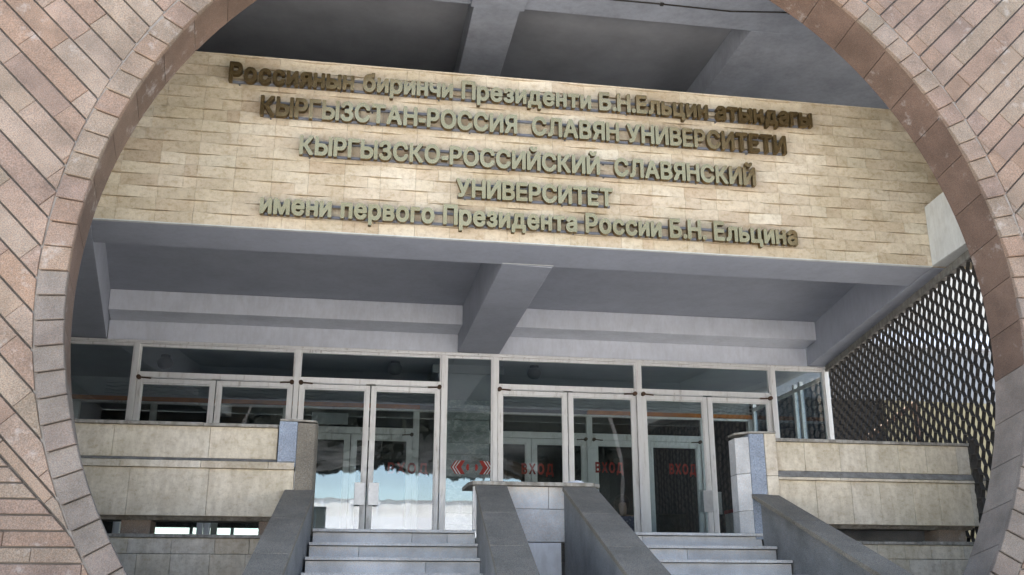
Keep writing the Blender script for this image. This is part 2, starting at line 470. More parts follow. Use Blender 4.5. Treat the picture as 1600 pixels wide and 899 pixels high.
for side in (0, 1):
    flip = (lambda p: p) if side == 0 else (lambda p: (2 * AX - p[0], p[1]))
    phase = 2.363 % PITCH_W if side == 0 else (2 * AX / S2 + 1.127) % PITCH_W
    k0 = int((KB / S2) / PITCH_W) - 1
    for k in range(k0, 75):
        o0 = phase + k * PITCH_W; o1 = o0 + PITCH_W - GAPW
        if o1 < KB / S2 + 0.01: continue
        o0 = max(o0, KB / S2 + 0.006)
        s0 = -16 + random.uniform(0, .5)
        while s0 < 12:
            ln = random.choice((.38, .5, .62, .75)) + random.uniform(-.04, .04)
            s1 = s0 + ln - .0035
            # local axes: o along (1,1)/sqrt2, s along (1,-1)/sqrt2
            P = [((o + s) / S2, (o - s) / S2) for o, s in ((o0, s0), (o0, s1), (o1, s1), (o1, s0))]
            s0 += ln
            if max(p[0] for p in P) < XL or min(p[0] for p in P) > AX or min(p[1] for p in P) > ZT or max(p[1] for p in P) < 0: continue
            P = clip(P, -1, 0, -AX + .003); P = clip(P, 1, 0, XL) if P else P; P = clip(P, 0, -1, -ZT) if P else P
            if len(P) >= 3: tile(mb, [flip(p) for p in P])
    z = 2.489
    rows = [2.489 - .108 * i + 0.108 * 40 for i in range(80)]
    for zt in rows:
        zb = zt - .108 + .012
        if zt < 0.05: continue
        x0 = XL + random.uniform(-.4, 0)
        while x0 < AX:
            ln = random.choice((.5, .7, .9)); x1 = x0 + ln - .004
            P = [(x0, max(zb, .002)), (x1, max(zb, .002)), (x1, zt), (x0, zt)]
            x0 += ln
            P = clip(P, -1 / S2, -1 / S2, -(KB / S2) + .012)
            P = clip(P, -1, 0, -AX + .003) if P else P; P = clip(P, 1, 0, XL) if P else P
            if len(P) >= 3: tile(mb, [flip(p) for p in P])
mb.build('stone_cladding', M['pink'], portal)

# ------------------------------------------------------------------ main building mass
bld = thing('main_building', 'grey building mass carrying the glazed entrance behind the round portal', 'building', (AX, 3, 0))
mb = MB(); mb.box(-9, 7.0, 6.2, 14, 5.3, 9.4); mb.box(-9, 7.0, 0.25, 6.2, 8.6, 9.4); mb.build('upper_storey', M['wallgrey'], bld)
mb = MB(); mb.box(-9, -4.6, -5.9, 6.19, 0, 8.4); mb.build('sun_blocking_wing', M['wallgrey'], bld)  # unseen wing, added to keep the sun out on the left
mb = MB(); mb.box(-4.59, 7.3, 0.12, 0.3, 5.62, 8.0); mb.build('upper_wall', M['ceil'], bld)
mb = MB(); mb.box(8.2, 8.4, -5.9, 0.1, 6.3, 8.39); mb.build('side_light_blocker', M['greentint'], bld)  # unseen wall, added to hold back skylight from the right
mb = MB(); mb.box(-4.59, 7.3, 0.1, 6.1, 5.12, 5.3); mb.build('vestibule_ceiling', M['vest'], bld)
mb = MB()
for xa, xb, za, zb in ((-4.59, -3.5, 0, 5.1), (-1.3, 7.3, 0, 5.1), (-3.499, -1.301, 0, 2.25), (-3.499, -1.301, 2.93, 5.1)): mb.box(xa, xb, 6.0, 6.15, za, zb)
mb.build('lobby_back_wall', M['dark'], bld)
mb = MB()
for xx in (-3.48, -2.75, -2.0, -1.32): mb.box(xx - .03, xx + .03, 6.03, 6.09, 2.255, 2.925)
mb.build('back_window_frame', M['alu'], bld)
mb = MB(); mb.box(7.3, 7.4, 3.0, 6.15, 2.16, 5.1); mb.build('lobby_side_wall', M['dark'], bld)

# terrace floor and its base
mb = MB(); mb.box(-4.58, 7.3, -4.38, 6.1, 1.95, 2.16)
struct(mb.build('terrace_floor', M['floorgran']))

# ------------------------------------------------------------------ upper ceiling with beams
uc = thing('upper_ceiling', 'dark grey concrete ceiling with beams above the inscription wall', 'ceiling', (1.5, -3, 8.05))
mb = MB(); mb.box(-5, 9.5, -6.06, 0.1, 8.40, 8.6); mb.build('ceiling_slab', M['ceil'], uc)
mb = MB(); mb.box(1.21, 1.745, -4.2, 0.09, 8.05, 8.398); mb.build('centre_beam', M['upbeam'], uc, 0.008)
mb = MB(); mb.box(-4.58, 9.4, -6.05, -4.203, 8.052, 8.397); mb.build('front_beam', M['upbeam'], uc, 0.008)
mb = MB(); mb.box(1.17, 1.785, -5.0, -4.206, 8.02, 8.05); mb.build('beam_lip', M['upbeam'], uc, 0.004)
mb = MB(); mb.prism([(4.52, -4.2), (4.42, 0.09), (9.4, .09), (9.4, -4.2)], 8.054, 8.396); mb.build('edge_beam', M['upbeam'], uc, 0.008)

cb = MB(); pts = [(2.3, -4.62, 8.045), (2.75, -4.6, 8.025), (3.3, -4.58, 8.044), (4.1, -4.60, 8.022), (4.8, -4.66, 8.044)]
for a, b in zip(pts, pts[1:]): cb.tube(a, b, .009, 6)
for p in pts[::2]: cb.box(p[0] - .02, p[0] + .02, p[1] - .02, p[1] + .02, 8.03, 8.051)
cbo = cb.build('cable', M['steel']); tag(cbo, 'thin dark cable clipped under the upper front beam', 'cable'); rebase(cbo, (3.5, -4.6, 8.045))

# ------------------------------------------------------------------ entrance canopy (coffered, fan-shaped)
ZS = 5.03
can = thing('entrance_canopy', 'grey-blue plastered canopy with two sunken coffers above the glass doors', 'canopy', (1.84, -2.3, ZS))
mb = MB(); mb.prism([(-4.5, -4.66), (7.3, -4.66), (7.3, .1), (-4.5, .1)], 5.585, 5.615); mb.build('coffer_ceiling', M['soffit'], can)
mb = MB(); mb.prism([(1.5575, -0.01), (1.569, -4.03), (2.121, -3.98), (2.162, -0.01)], ZS, 5.583); mb.build('centre_beam', M['soffit'], can, 0.006)
mb = MB(); mb.box(1.5655, 2.1235, -4.052, -4.033, ZS + .001, ZS + .05); mb.build('beam_end_trim', M['white'], can, 0.003)
xo = lambda y: 7.225 + .192 * y
xi = lambda y: 6.935 + .167 * y
mb = MB(); mb.prism([(xi(-.01), -.01), (xi(-4.0), -4.0), (xi(-4.655), -4.655), (xo(-4.655), -4.655), (xo(-.01), -.01)], ZS, 5.582); mb.build('edge_beam', M['soffit'], can, 0.006)
li = lambda y: -3.266 - .1725 * y
mb = MB(); mb.prism([(li(-.01), -.01), (-4.4, -.01), (-4.4, -4.655), (li(-4.655), -4.655), (li(-4.0), -4.0)], ZS, 5.582); mb.build('edge_beam', M['soffit'], can, 0.006)
mb = MB(); mb.prism([(li(-4.0) + .002, -4.001), (li(-4.655) + .002, -4.656), (xi(-4.655) - .002, -4.656), (xi(-4.0) - .002, -4.001)], ZS + .004, 5.58); mb.build('front_beam', M['soffit'], can, 0.006)
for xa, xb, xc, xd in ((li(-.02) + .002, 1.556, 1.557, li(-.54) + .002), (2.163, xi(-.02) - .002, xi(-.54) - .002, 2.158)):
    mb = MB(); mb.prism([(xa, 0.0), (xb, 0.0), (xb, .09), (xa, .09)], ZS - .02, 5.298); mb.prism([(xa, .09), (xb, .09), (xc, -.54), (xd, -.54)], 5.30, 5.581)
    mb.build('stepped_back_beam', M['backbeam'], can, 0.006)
mb = MB(); mb.prism([(6.13, -4.712), (6.32, -4.712), (6.10, -6.06), (5.99, -6.06)], ZS + .002, 5.715); mb.build('bracket_wall', M['white'], can, 0.006)
mb = MB(); mb.prism([(-2.45, -4.712), (-2.7, -4.712), (-2.4, -6.06), (-2.2, -6.06)], ZS + .002, 5.715); mb.build('bracket_wall', M['white'], can, 0.006)

# ------------------------------------------------------------------ inscription wall of woven travertine tiles
YP = -4.70
ins = thing('inscription_wall', 'cream travertine wall of woven tiles carrying five lines of gold letters', 'wall', (1.84, YP, ZS))
mb = MB(); mb.box(-3.2, 7.3, YP + .031, YP + .038, ZS + .003, 6.84); mb.box(-3.2, 7.3, YP + .039, -4.36, 5.62, 6.84); mb.build('wall_body', M['core'], ins)
mb = MB(); nrow = 15; hh = (6.86 - ZS) / nrow; TL = 0.352
for r in range(nrow):
    x = -3.2 - .09; kk = 0
    z0 = ZS + r * hh; z1 = z0 + hh
    while x < 7.25:
        xa, xb = x + .0012, x + TL - .0012
        A = 0.027
        e0 = A if (r + kk) % 2 else 0.0; e1 = A - e0
        jz = random.uniform(-.002, .002)
        e0 += random.uniform(0, .004); e1 += random.uniform(0, .004)
        def yf(px, pz, xa=xa, xb=xb, e0=e0, e1=e1): 
            t = (px - xa) / (xb - xa); t = t * t * (3 - 2 * t)
            return YP + .016 - (e0 + (e1 - e0) * t)
        pieces = 6
        # one tile = a strip of six quads so that it bows
        if random.random() < .25:
            cut = random.choice((0.35, 0.5, 0.65)); segs = [(xa, xa + (xb - xa) * cut - .001), (xa + (xb - xa) * cut + .001, xb)]
        else: segs = [(xa, xb)]
        for sa, sb in segs:
            top = []; bot = []
            for i in range(pieces + 1):
                px = sa + (sb - sa) * i / pieces
                y = yf(px, z0)
                top.append([mb.bm.verts.new((px, YP + .03, z1 - .0012)), mb.bm.verts.new((px, y, z1 - .0012))])
                bot.append([mb.bm.verts.new((px, YP + .03, z0 + .0045)), mb.bm.verts.new((px, y, z0 + .0045))])
            for i in range(pieces):
                mb.bm.faces.new([bot[i][1], bot[i + 1][1], top[i + 1][1], top[i][1]])
                mb.bm.faces.new([top[i][1], top[i + 1][1], top[i + 1][0], top[i][0]])
                mb.bm.faces.new([bot[i][0], bot[i + 1][0], bot[i + 1][1], bot[i][1]])
            mb.bm.faces.new([bot[0][1], top[0][1], top[0][0], bot[0][0]]); mb.bm.faces.new([bot[-1][1], bot[-1][0], top[-1][0], top[-1][1]])
        x += TL; kk += 1
mb.build('tile_facing', M['trav'], ins)
mb = MB(); mb.box(-3.2, 7.3, YP - .014, -4.355, 6.861, 6.878); mb.build('top_coping', M['trav'], ins, .003)
mb = MB(); mb.box(-2.5, 6.13, YP - .018, YP + .025, ZS - .008, ZS + .001); mb.build('drip_edge', M['white'], ins)

# ------------------------------------------------------------------ gold letters on rails
_glyph = {}
import numpy as np
def glyph(ch, bold=0.02):
    """bold outline of a character: the regular glyph grown by `bold` em, as an extruded mesh, plus its extents"""
    if ch in _glyph: return _glyph[ch]
    cu = bpy.data.curves.new('glyph', 'FONT'); cu.body = ch; cu.size = 1.0; cu.resolution_u = 5
    o = bpy.data.objects.new('glyph', cu); C.objects.link(o)
    dg = bpy.context.evaluated_depsgraph_get(); dg.update()
    crv = o.to_curve(dg); polys = []
    for sp in crv.splines:
        P = []
        if sp.type == 'BEZIER':
            bp = sp.bezier_points; n = len(bp)
            for i in range(n):
                p0, p1, p2, p3 = bp[i].co, bp[i].handle_right, bp[(i + 1) % n].handle_left, bp[(i + 1) % n].co
                for t in (0, .2, .4, .6, .8): P.append(tuple(p0 * (1 - t) ** 3 + p1 * 3 * t * (1 - t) ** 2 + p2 * 3 * t * t * (1 - t) + p3 * t ** 3)[:2])
        else: P = [tuple(q.co)[:2] for q in sp.points]
        polys.append(np.array(P))
    o.to_curve_clear(); bpy.data.objects.remove(o)
    N = 230.0; pad = 14
    co = np.concatenate(polys); mn = co.min(0); mx = co.max(0)
    W = int((mx[0] - mn[0]) * N) + 2 * pad; H = int((mx[1] - mn[1]) * N) + 2 * pad
    wind = np.zeros((H, W), int)
    for P in polys:
        P = (P - mn) * N + pad
        for i in range(len(P)):
            (xa, ya), (xb, yb) = P[i - 1], P[i]
            if ya == yb: continue
            sg = 1 if yb > ya else -1; lo, hi = min(ya, yb), max(ya, yb)
            for y in range(int(math.ceil(lo - .013)), int(hi - .013) + 1):
                yy = y + .013
                if lo <= yy < hi: wind[y, max(0, int(math.ceil(xa + (xb - xa) * (yy - ya) / (yb - ya)))):] += sg
    img = wind != 0
    R = bold * N; k = int(R) + 1; out = np.zeros_like(img)
    for dy in range(-k, k + 1):
        for dx in range(-k, k + 1):
            if dx * dx + dy * dy <= R * R: out |= np.roll(np.roll(img, dy, 0), dx, 1)
    g = out.astype(float)
    for _ in range(2):
        g = (np.roll(g, 1, 0) + 2 * g + np.roll(g, -1, 0)) / 4; g = (np.roll(g, 1, 1) + 2 * g + np.roll(g, -1, 1)) / 4
    # marching squares, linked into closed loops
    seg = {}
    def ip(p, q):
        a, b = g[p[1], p[0]], g[q[1], q[0]]; t = (.5 - a) / (b - a); return (p[0] + (q[0] - p[0]) * t, p[1] + (q[1] - p[1]) * t)
    def key(p, q): return (p, q) if p < q else (q, p)
    pts = {}
    act = (g > .5); mixed = act[:-1, :-1].astype(int) + act[1:, :-1] + act[:-1, 1:] + act[1:, 1:]
    for y, x in zip(*np.where((mixed > 0) & (mixed < 4))):
        x, y = int(x), int(y)
        cs = [(x, y), (x + 1, y), (x + 1, y + 1), (x, y + 1)]; v = [bool(act[p[1], p[0]]) for p in cs]
        ent = [key(cs[i], cs[(i + 1) % 4]) for i in range(4) if v[i] and not v[(i + 1) % 4]]
        ext = [key(cs[i], cs[(i + 1) % 4]) for i in range(4) if not v[i] and v[(i + 1) % 4]]
        for q in ent + ext: pts[q] = ip(*q)
        for a, b in zip(ent, ext): seg[a] = b
    V2, loops = [], []
    while seg:
        st, nx = seg.popitem(); loop = [pts[st]]
        while nx != st and nx in seg: loop.append(pts[nx]); nx = seg.pop(nx)
        def rdp(L, eps):
            if len(L) < 3: return L
            a, b = np.array(L[0]), np.array(L[-1]); d = b - a; n = np.hypot(*d)
            Q = np.array(L) - a
            ds = np.hypot(Q[:, 0], Q[:, 1]) if n < 1e-9 else abs(d[0] * Q[:, 1] - d[1] * Q[:, 0]) / n
            i = int(ds.argmax())
            return [L[0], L[-1]] if ds[i] < eps else rdp(L[:i + 1], eps)[:-1] + rdp(L[i:], eps)
        h = len(loop) // 2; loop = rdp(loop[:h + 1], .45)[:-1] + rdp(loop[h:] + [loop[0]], .45)[:-1]
        if len(loop) < 4: continue
        L0 = len(V2); V2 += [Vector(q) for q in loop]; loops.append(list(range(L0, len(V2))))
    ed = [(l[i], l[(i + 1) % len(l)]) for l in loops for i in range(len(l))]
    from mathutils.geometry import delaunay_2d_cdt
    v_, e_, f_2, ov, _, _ = delaunay_2d_cdt(V2, ed, [], 0, 1e-5)
    keep = []
    for f in f_2:
        c = sum((v_[i] for i in f), Vector((0, 0))) / len(f)
        if g[min(H - 1, int(round(c.y))), min(W - 1, int(round(c.x)))] > .5: keep.append(f)
    n = len(v_); X = lambda q: ((q.x - pad) / N + mn[0], (q.y - pad) / N + mn[1])
    vv = [(*X(q), .5) for q in v_] + [(*X(q), -.5) for q in v_]
    cnt = {}
    for f in keep:
        for i in range(len(f)): cnt[(f[i], f[(i + 1) % len(f)])] = 1
    ff = [list(f) for f in keep] + [[i + n for i in reversed(f)] for f in keep] + [[q, p, p + n, q + n] for (p, q) in cnt if (q, p) not in cnt]
    me = bpy.data.meshes.new('outline'); me.from_pydata(vv, [], ff); me.validate()
    xs = [v.co.x for v in me.vertices]; ys = [v.co.y for v in me.vertices]
    _glyph[ch] = (me, min(xs), max(xs), min(ys), max(ys)); return _glyph[ch]
def set_text(parent, text, x0, x1, z0, cap, y_face, depth, mats, name, gapk=0.07, space=0.42, bold=0.043, flat=False):
    """letters of one line between x0 and x1, baseline z0, capital height cap, front face at y_face"""
    capn = glyph('Н', bold)[4]; s = cap / capn
    items = []; x = 0.0
    for ch in text:
        if ch == ' ': x += space * cap; continue
        me, a, b, lo, hi = glyph(ch, bold)
        items.append((ch, x, a)); x += (b - a) * s + gapk * cap * (0.5 if ch in '.,' else 1)
    total = x - gapk * cap
    kx = (x1 - x0) / total
    cache = {}
    for ch, px, a in items:
        key = (ch,)
        if key not in cache:
            me = glyph(ch, bold)[0].copy(); me.name = name
            # glyph (x, y, z) -> world offset (x, depth, z)
            for v in me.vertices:
                gx, gy, gz = v.co
                v.co = ((gx - a) * s * kx, (0.5 - gz) * depth, gy * s)
            me.materials.clear()
            for m in mats: me.materials.append(m)
            me.update()
            if len(mats) > 1:
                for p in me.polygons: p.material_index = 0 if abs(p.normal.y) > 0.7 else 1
            cache[key] = me
        o = bpy.data.objects.new(name, cache[key]); C.objects.link(o)
        o.parent = parent
        o.location = Vector((x0 + px * kx, y_face, z0)) - parent_loc(parent)
LINES = [
    ('Россиянын биринчи Президенти Б.Н.Ельцин атындагы', -1.308, 4.864, 6.535, .205, 'topmost line of gold letters, mixed case, darkest at both ends', .075, True),
    ('КЫРГЫЗСТАН-РОССИЯ  СЛАВЯН УНИВЕРСИТЕТИ', -0.98, 4.536, 6.188, .205, 'second line of gold capitals, the longest all-capital line', .08, False),
    ('КЫРГЫЗСКО-РОССИЙСКИЙ  СЛАВЯНСКИЙ', -0.576, 4.158, 5.793, .198, 'third line of gold capitals with three short-i breves', .08, False),
    ('УНИВЕРСИТЕТ', 0.979, 2.591, 5.449, .193, 'single gold word in capitals, shortest line, fourth from top', .08, False),
    ('имени первого Президента России Б.Н. Ельцина', -0.909, 4.568, 5.15, .205, 'lowest line of gold letters, mixed case, just above the drip edge', .075, True),
]
for text, x0, x1, z0, cap, lab, gapk, low in LINES:
    ln = thing('sign_lettering', lab, 'sign', (x0, YP - .05, z0), 'lines of gold letters on the travertine wall')
    set_text(ln, text, x0, x1, z0, cap, -4.815, .055, [M['gold'], M['goldside']], 'letter', gapk)
    top = z0 + cap * (.62 if low else .80)
    for zz in (z0 + .012, top):
        mb = MB(); mb.box(x0 + .02, x1 - .02, -4.758, -4.735, zz - .011, zz + .011); mb.build('mounting_rail', M['rail'], ln)
    x = x0 + .1
    while x < x1:
        for zz in (z0 + .012, top):
            mb = MB(); mb.box(x - .008, x + .008, -4.7345, -4.68, zz - .008, zz + .008); mb.build('rail_bracket', M['rail'], ln)
        x += 1.0

# ------------------------------------------------------------------ glazed entrance front
ZF, ZH, ZTR = 2.165, 4.975, 4.50           # floor, head, transom
gf = thing('entrance_glazing', 'wide aluminium-framed glass front of four double doors under the canopy', 'glass front', (1.8, 0, 2.16))
posts = [-4.4, -2.845, -.69, 1.36, 2.10, 4.228, 6.325, 7.2]
mb = MB(); mb.box(-4.5, 7.25, -.05, .05, ZH, ZH + .045); mb.build('head_rail', M['alu'], gf, .004)
mb = MB(); mb.box(-4.5, 7.25, -.075, -.052, ZH + .012, ZH + .032); mb.build('head_flashing', M['alu'], gf, .003)
for x in posts:
    mb = MB(); mb.box(x - .035, x + .035, -.055, .05, ZF, ZH - .002); mb.build('post', M['alu'], gf, .004)
mb = MB(); mb.box(-4.5, 7.25, -.06, .06, ZF - .03, ZF - .002); mb.build('threshold', M['concrete'], gf)
def pane(mb, x0, x1, y, z0, z1): return mb.box(x0, x1, y, y + .006, z0, z1)
def glazed_leaf(parent, name, x0, x1, z0, z1, y, fw, gm, knob=0, handle=None, bar=True):
    """a framed leaf: stiles and rails, pane, and for doors the stay and the plate handle"""
    mb = MB()
    mb.box(x0, x0 + fw, y - .028, y + .028, z0, z1); mb.box(x1 - fw, x1, y - .028, y + .028, z0, z1)
    mb.box(x0 + fw + .0005, x1 - fw - .0005, y - .027, y + .027, z1 - fw, z1 - .001); mb.box(x0 + fw + .0005, x1 - fw - .0005, y - .027, y + .027, z0 + .001, z0 + fw * 1.3)
    d = mb.build(name, M['alu'], parent, .004)
    mb = MB(); b = .016                       # glazing bead, a bright thin line round the pane
    a0, a1, c0, c1 = x0 + fw, x1 - fw, z0 + fw * 1.3, z1 - fw
    mb.box(a0 + .001, a0 + b, y - .018, y + .018, c0 + .001, c1 - .001); mb.box(a1 - b, a1 - .001, y - .018, y + .018, c0 + .001, c1 - .001)
    mb.box(a0 + b + .0005, a1 - b - .0005, y - .017, y + .017, c1 - b, c1 - .0015)
    mb.build('glazing_bead', M['alu'], d)
    pane(MB(), a0, a1, y - .003, c0, c1)
    mb = MB(); pane(mb, a0 + .002, a1 - .002, y - .003, c0 + .002, c1 - .002); p = mb.build('glass_pane', gm, d)
    if knob:
        xk = x0 + .02 if knob < 0 else x1 - .02
        mb = MB(); mb.tube((xk, y - .085, z1 + .008), (xk, y - .03, z1 + .008), .030, 14); mb.tube((xk, y - .06, z1 + .008), (xk - knob * .16, y - .05, z1 - .002), .010, 8); mb.build('door_pivot', M['rust'], d, smooth=False)
        if bar:
            mb = MB(); mb.box(min(xk - knob * .17, x0 + .06 if knob > 0 else x1 - .06), max(xk - knob * .17, x0 + .06 if knob > 0 else x1 - .06), y - .05, y - .029, z1 + .001, z1 + .017); mb.build('closer_bar', M['plate'], d, .003)
    if handle:
        side, zc = handle
        xs = x0 + fw * .5 if side < 0 else x1 - fw * .5
        xa, xb = (xs - .014, xs + .125) if side < 0 else (xs - .125, xs + .014)
        mb = MB(); mb.box(xa, xb, y - .105, y - .095, zc - .15, zc + .15)
        mb.box(xs - .02, xs + .02, y - .094, y - .03, zc - .13, zc - .10); mb.box(xs - .02, xs + .02, y - .094, y - .03, zc + .10, zc + .13)
        for zz in (-.12, .12):
            for xx in (xa + .015, xb - .015): mb.tube((xx, y - .109, zc + zz), (xx, y - .1055, zc + zz), .006, 8)
        mb.build('door_handle', M['plate'], d, .002)
    return d
doors = {}
bays = [(-2.81, -.725, 'a'), (-.655, 1.325, 'b'), (2.135, 4.193, 'c'), (4.263, 6.29, 'd')]
for x0, x1, key in bays:
    mid = (x0 + x1) / 2
    mb = MB(); mb.box(x0 + .001, x1 - .001, -.04, .04, ZTR + .012, ZTR + .085); mb.build('transom', M['alu'], gf, .004)
    mb = MB(); mb.box(x0 + .001, x0 + .022, -.03, .03, ZTR + .087, ZH - .002); mb.box(x1 - .022, x1 - .001, -.03, .03, ZTR + .087, ZH - .002)
    mb.box(x0 + .023, x1 - .023, -.03, .03, ZH - .04, ZH - .003); tf = mb.build('transom_window', M['alu'], gf, .003)
    mb = MB(); pane(mb, x0 + .02, x1 - .02, -.003, ZTR + .084, ZH - .038); mb.build('glass_pane', M['glass'], tf)
    hl = {'b': (1, 2.99), 'd': (1, 2.97)}.get(key); hr = {'b': (-1, 2.99), 'd': None}.get(key)
    doors[key + 'l'] = glazed_leaf(gf, 'door', x0 + .007, mid - .007, ZF + .01, ZTR - .006, -.0, .062, M['glass'], -1, hl)
    doors[key + 'r'] = glazed_leaf(gf, 'door', mid + .007, x1 - .007, ZF + .01, ZTR - .006, -.0, .062, M['glass'], 1, hr)
for xa, xb in ((-4.365, -2.88), (1.395, 2.065), (6.36, 7.165)):
    mb = MB(); mb.box(xa, xa + .022, -.03, .03, ZF + .03, ZH - .002); mb.box(xb - .022, xb, -.03, .03, ZF + .03, ZH - .002)
    mb.box(xa + .0225, xb - .0225, -.03, .03, ZH - .035, ZH - .003); mb.box(xa + .0005, xb - .0005, -.032, .032, ZF, ZF + .029)
    fx = mb.build('fixed_light', M['alu'], gf, .003)
    mb = MB(); pane(mb, xa + .02, xb - .02, -.003, ZF + .03, ZH - .034); mb.build('glass_pane', M['glass'], fx)
# clear plate behind the handle of the rightmost pair
mb = MB(); mb.box(5.10, 5.22, .07, .078, 2.83, 3.15); mb.box(5.33, 5.45, .07, .078, 2.80, 3.12); mb.build('inner_door_handle', M['plate'], doors['dr'])
# red words and arrows stuck on the panes
for key, xa, xb, za in (('br', .613, 1.166, 3.29), ('cl', 2.49, 2.95, 3.318), ('cr', 3.56, 3.97, 3.36), ('dl', 4.66, 5.06, 3.36)):
    d = doors[key]
    h = bpy.data.objects.new('door_lettering', None); C.objects.link(h); h.parent = d; h.location = (0, 0, 0)
    bpy.data.objects.remove(h)
    before = set(o.name for o in C.objects)
    set_text(d, 'ВХОД', xa, xb, za, .145, .006, .003, [M['red']], 'red_letter', .25, .4)
    ch = [o for o in C.objects if o.name not in before]
cx, cz = 1.783, 3.387
fixed = [o for o in gf.children if o.name.startswith('fixed_light')][1]
for s_ in (-1, 1):
    X = lambda d: cx + s_ * d
    yv = -.010; mb = MB()
    mb.prism_y([(X(.045), cz - .04), (X(.07), cz - .045), (X(.085), cz), (X(.07), cz + .045), (X(.045), cz + .04)], yv, yv + .003)
    mb.prism_y([(X(.10), cz + .095), (X(.155), cz + .095), (X(.225), cz), (X(.155), cz - .095), (X(.10), cz - .095), (X(.155), cz)], yv, yv + .003)
    for d0 in (.185, .225):
        mb.prism_y([(X(d0 - .005), cz + .095), (X(d0 + .012), cz + .09), (X(d0 + .075), cz), (X(d0 + .012), cz - .09), (X(d0 - .005), cz - .095), (X(d0 + .057), cz)], yv, yv + .003)
    mb.build('arrow_sticker', M['red'], fixed)
    yv = -.009; mb = MB()
    for d0 in (.165, .206):
        mb.prism_y([(X(d0 - .005), cz + .093), (X(d0 + .012), cz + .088), (X(d0 + .072), cz), (X(d0 + .012), cz - .088), (X(d0 - .005), cz - .093), (X(d0 + .054), cz)], yv, yv + .002)
    mb.build('arrow_outline', M['paper'], fixed)

# side return of the glazing, seen through the end pane
sg = thing('side_glazing', 'aluminium-framed side window returning behind the right-hand end pane', 'window', (7.27, 1.5, 2.16))
mb = MB(); mb.box(7.25, 7.3, .06, 2.95, 2.162, 2.9); mb.build('sill_wall', M['dark'], sg)
mb = MB()
for y in (.12, .98, 1.2, 2.0, 2.9): mb.box(7.23, 7.29, y - .035, y + .035, 2.902, 5.0)
mb.box(7.232, 7.288, .155, 2.865, 4.86, 4.92); mb.box(7.232, 7.288, .155, 2.865, 2.902, 2.96); mb.build('window_frame', M['alu'], sg, .003)
mb = MB(); mb.box(7.258, 7.264, .155, 2.86, 2.962, 4.858); mb.build('glass_pane', M['glass_in'], sg)

# ------------------------------------------------------------------ inner row of doors
YI = 3.0
isn = thing('inner_door_screen', 'second row of aluminium doors inside the vestibule, under an orange wooden board', 'door screen', (1.7, YI, 2.16))
ip = [-4.3, -3.1, -.98, 1.2, 2.15, 4.22, 6.3, 7.2]
for x in ip:
    mb = MB(); mb.box(x - .05, x + .05, YI - .05, YI + .05, 2.162, 4.69); mb.build('post', M['alu'], isn, .004)
mb = MB(); mb.box(-4.5, 7.25, YI - .045, YI + .045, 4.692, 4.73); mb.build('head_rail', M['alu'], isn, .003)
mb = MB(); mb.box(-4.5, 1.25, YI - .07, YI + .05, 4.732, 4.80); mb.box(4.2, 7.25, YI - .07, YI + .05, 4.732, 4.80); mb.build('wooden_board', M['wood'], isn, .004)
for x0, x1 in ((-3.05, -1.03), (-.93, 1.15), (2.2, 4.17), (4.27, 6.25)):
    mid = (x0 + x1) / 2
    mb = MB(); mb.box(x0 + .001, x1 - .001, YI - .04, YI + .04, 4.29, 4.40); mb.build('transom', M['alu'], isn, .003)
    mb = MB(); pane(mb, x0 + .002, x1 - .002, YI, 4.402, 4.69); mb.build('transom_pane', M['glass_in'], isn)
    glazed_leaf(isn, 'door', x0 + .003, mid - .006, 2.175, 4.285, YI, .085, M['glass_in'], -1, None, False)
    glazed_leaf(isn, 'door', mid + .006, x1 - .003, 2.175, 4.285, YI, .085, M['glass_in'], 1, None, False)
mb = MB(); mb.box(-.55, .05, YI - .012, YI - .006, 4.44, 4.63); mb.build('white_notice', M['cardboard'], isn)
# wavy relief strip above the board
mb = MB(); x = -3.9
while x < 6.9:
    if not (1.1 < x < 2.3):
        for k in range(4):
            zc = 4.855 + k * .06
            for j in range(12):
                xa = x + .02 + j * .055; xb = xa + .055
                h0 = .010 * math.sin(j * 1.05 + k); h1 = .010 * math.sin((j + 1) * 1.05 + k)
                mb.hull([(xa, YI - .03, zc + h0 - .012), (xb, YI - .03, zc + h1 - .012), (xb, YI - .03, zc + h1 + .012), (xa, YI - .03, zc + h0 + .012)],
                        [(xa, YI - .06, zc + h0 - .006), (xb, YI - .06, zc + h1 - .006), (xb, YI - .06, zc + h1 + .004), (xa, YI - .06, zc + h0 + .004)])
    x += .70
mb.box(-4.5, 7.2, YI - .028, YI + .04, 4.802, 5.115)
mb.build('wavy_relief', M['vest'], isn)

# marble pillar in the vestibule
pil = thing('marble_pillar', 'square pillar faced with grey-green marble courses behind the middle pane', 'pillar', (1.84, 1.55, 2.16))
mb = MB(); z = 2.163; k = 0
while z < 4.55:
    h = .175; mb.box(1.48, 2.2, 1.2, 1.9, z, z + h - .006); z += h; k += 1
mb.build('marble_course', M['marble'], pil, .003)
mb = MB(); mb.prism_y([(1.47, 4.57), (2.21, 4.57), (2.30, 4.98), (1.38, 4.98)], 1.19, 1.92); mb.box(1.3, 2.42, 1.15, 1.95, 4.982, 5.115); mb.build('pillar_capital', M['vest'], pil, .004)

# globe lamps under the vestibule ceiling
for (x, y, lab) in ((-2.69, 1.25, 'dark globe lamp seen through the leftmost transom pane'), (.72, 1.1, 'grey globe lamp seen above the glass doors left of the pillar'), (2.88, 1.05, 'grey globe lamp seen above the doors right of the pillar')):
    l = thing('globe_lamp', lab, 'lamp', (x, y, 5.12), 'globe lamps under the vestibule ceiling')
    mb = MB(); mb.tube((x, y, 5.118), (x, y, 5.07), .07, 16); mb.build('lamp_base', M['steel'], l)
    mb = MB(); mb.ball((x, y, 5.0), .115, 1, 1, .85, 20); mb.build('lamp_globe', M['globe'] if x > -1 else M['steel'], l, smooth=True)

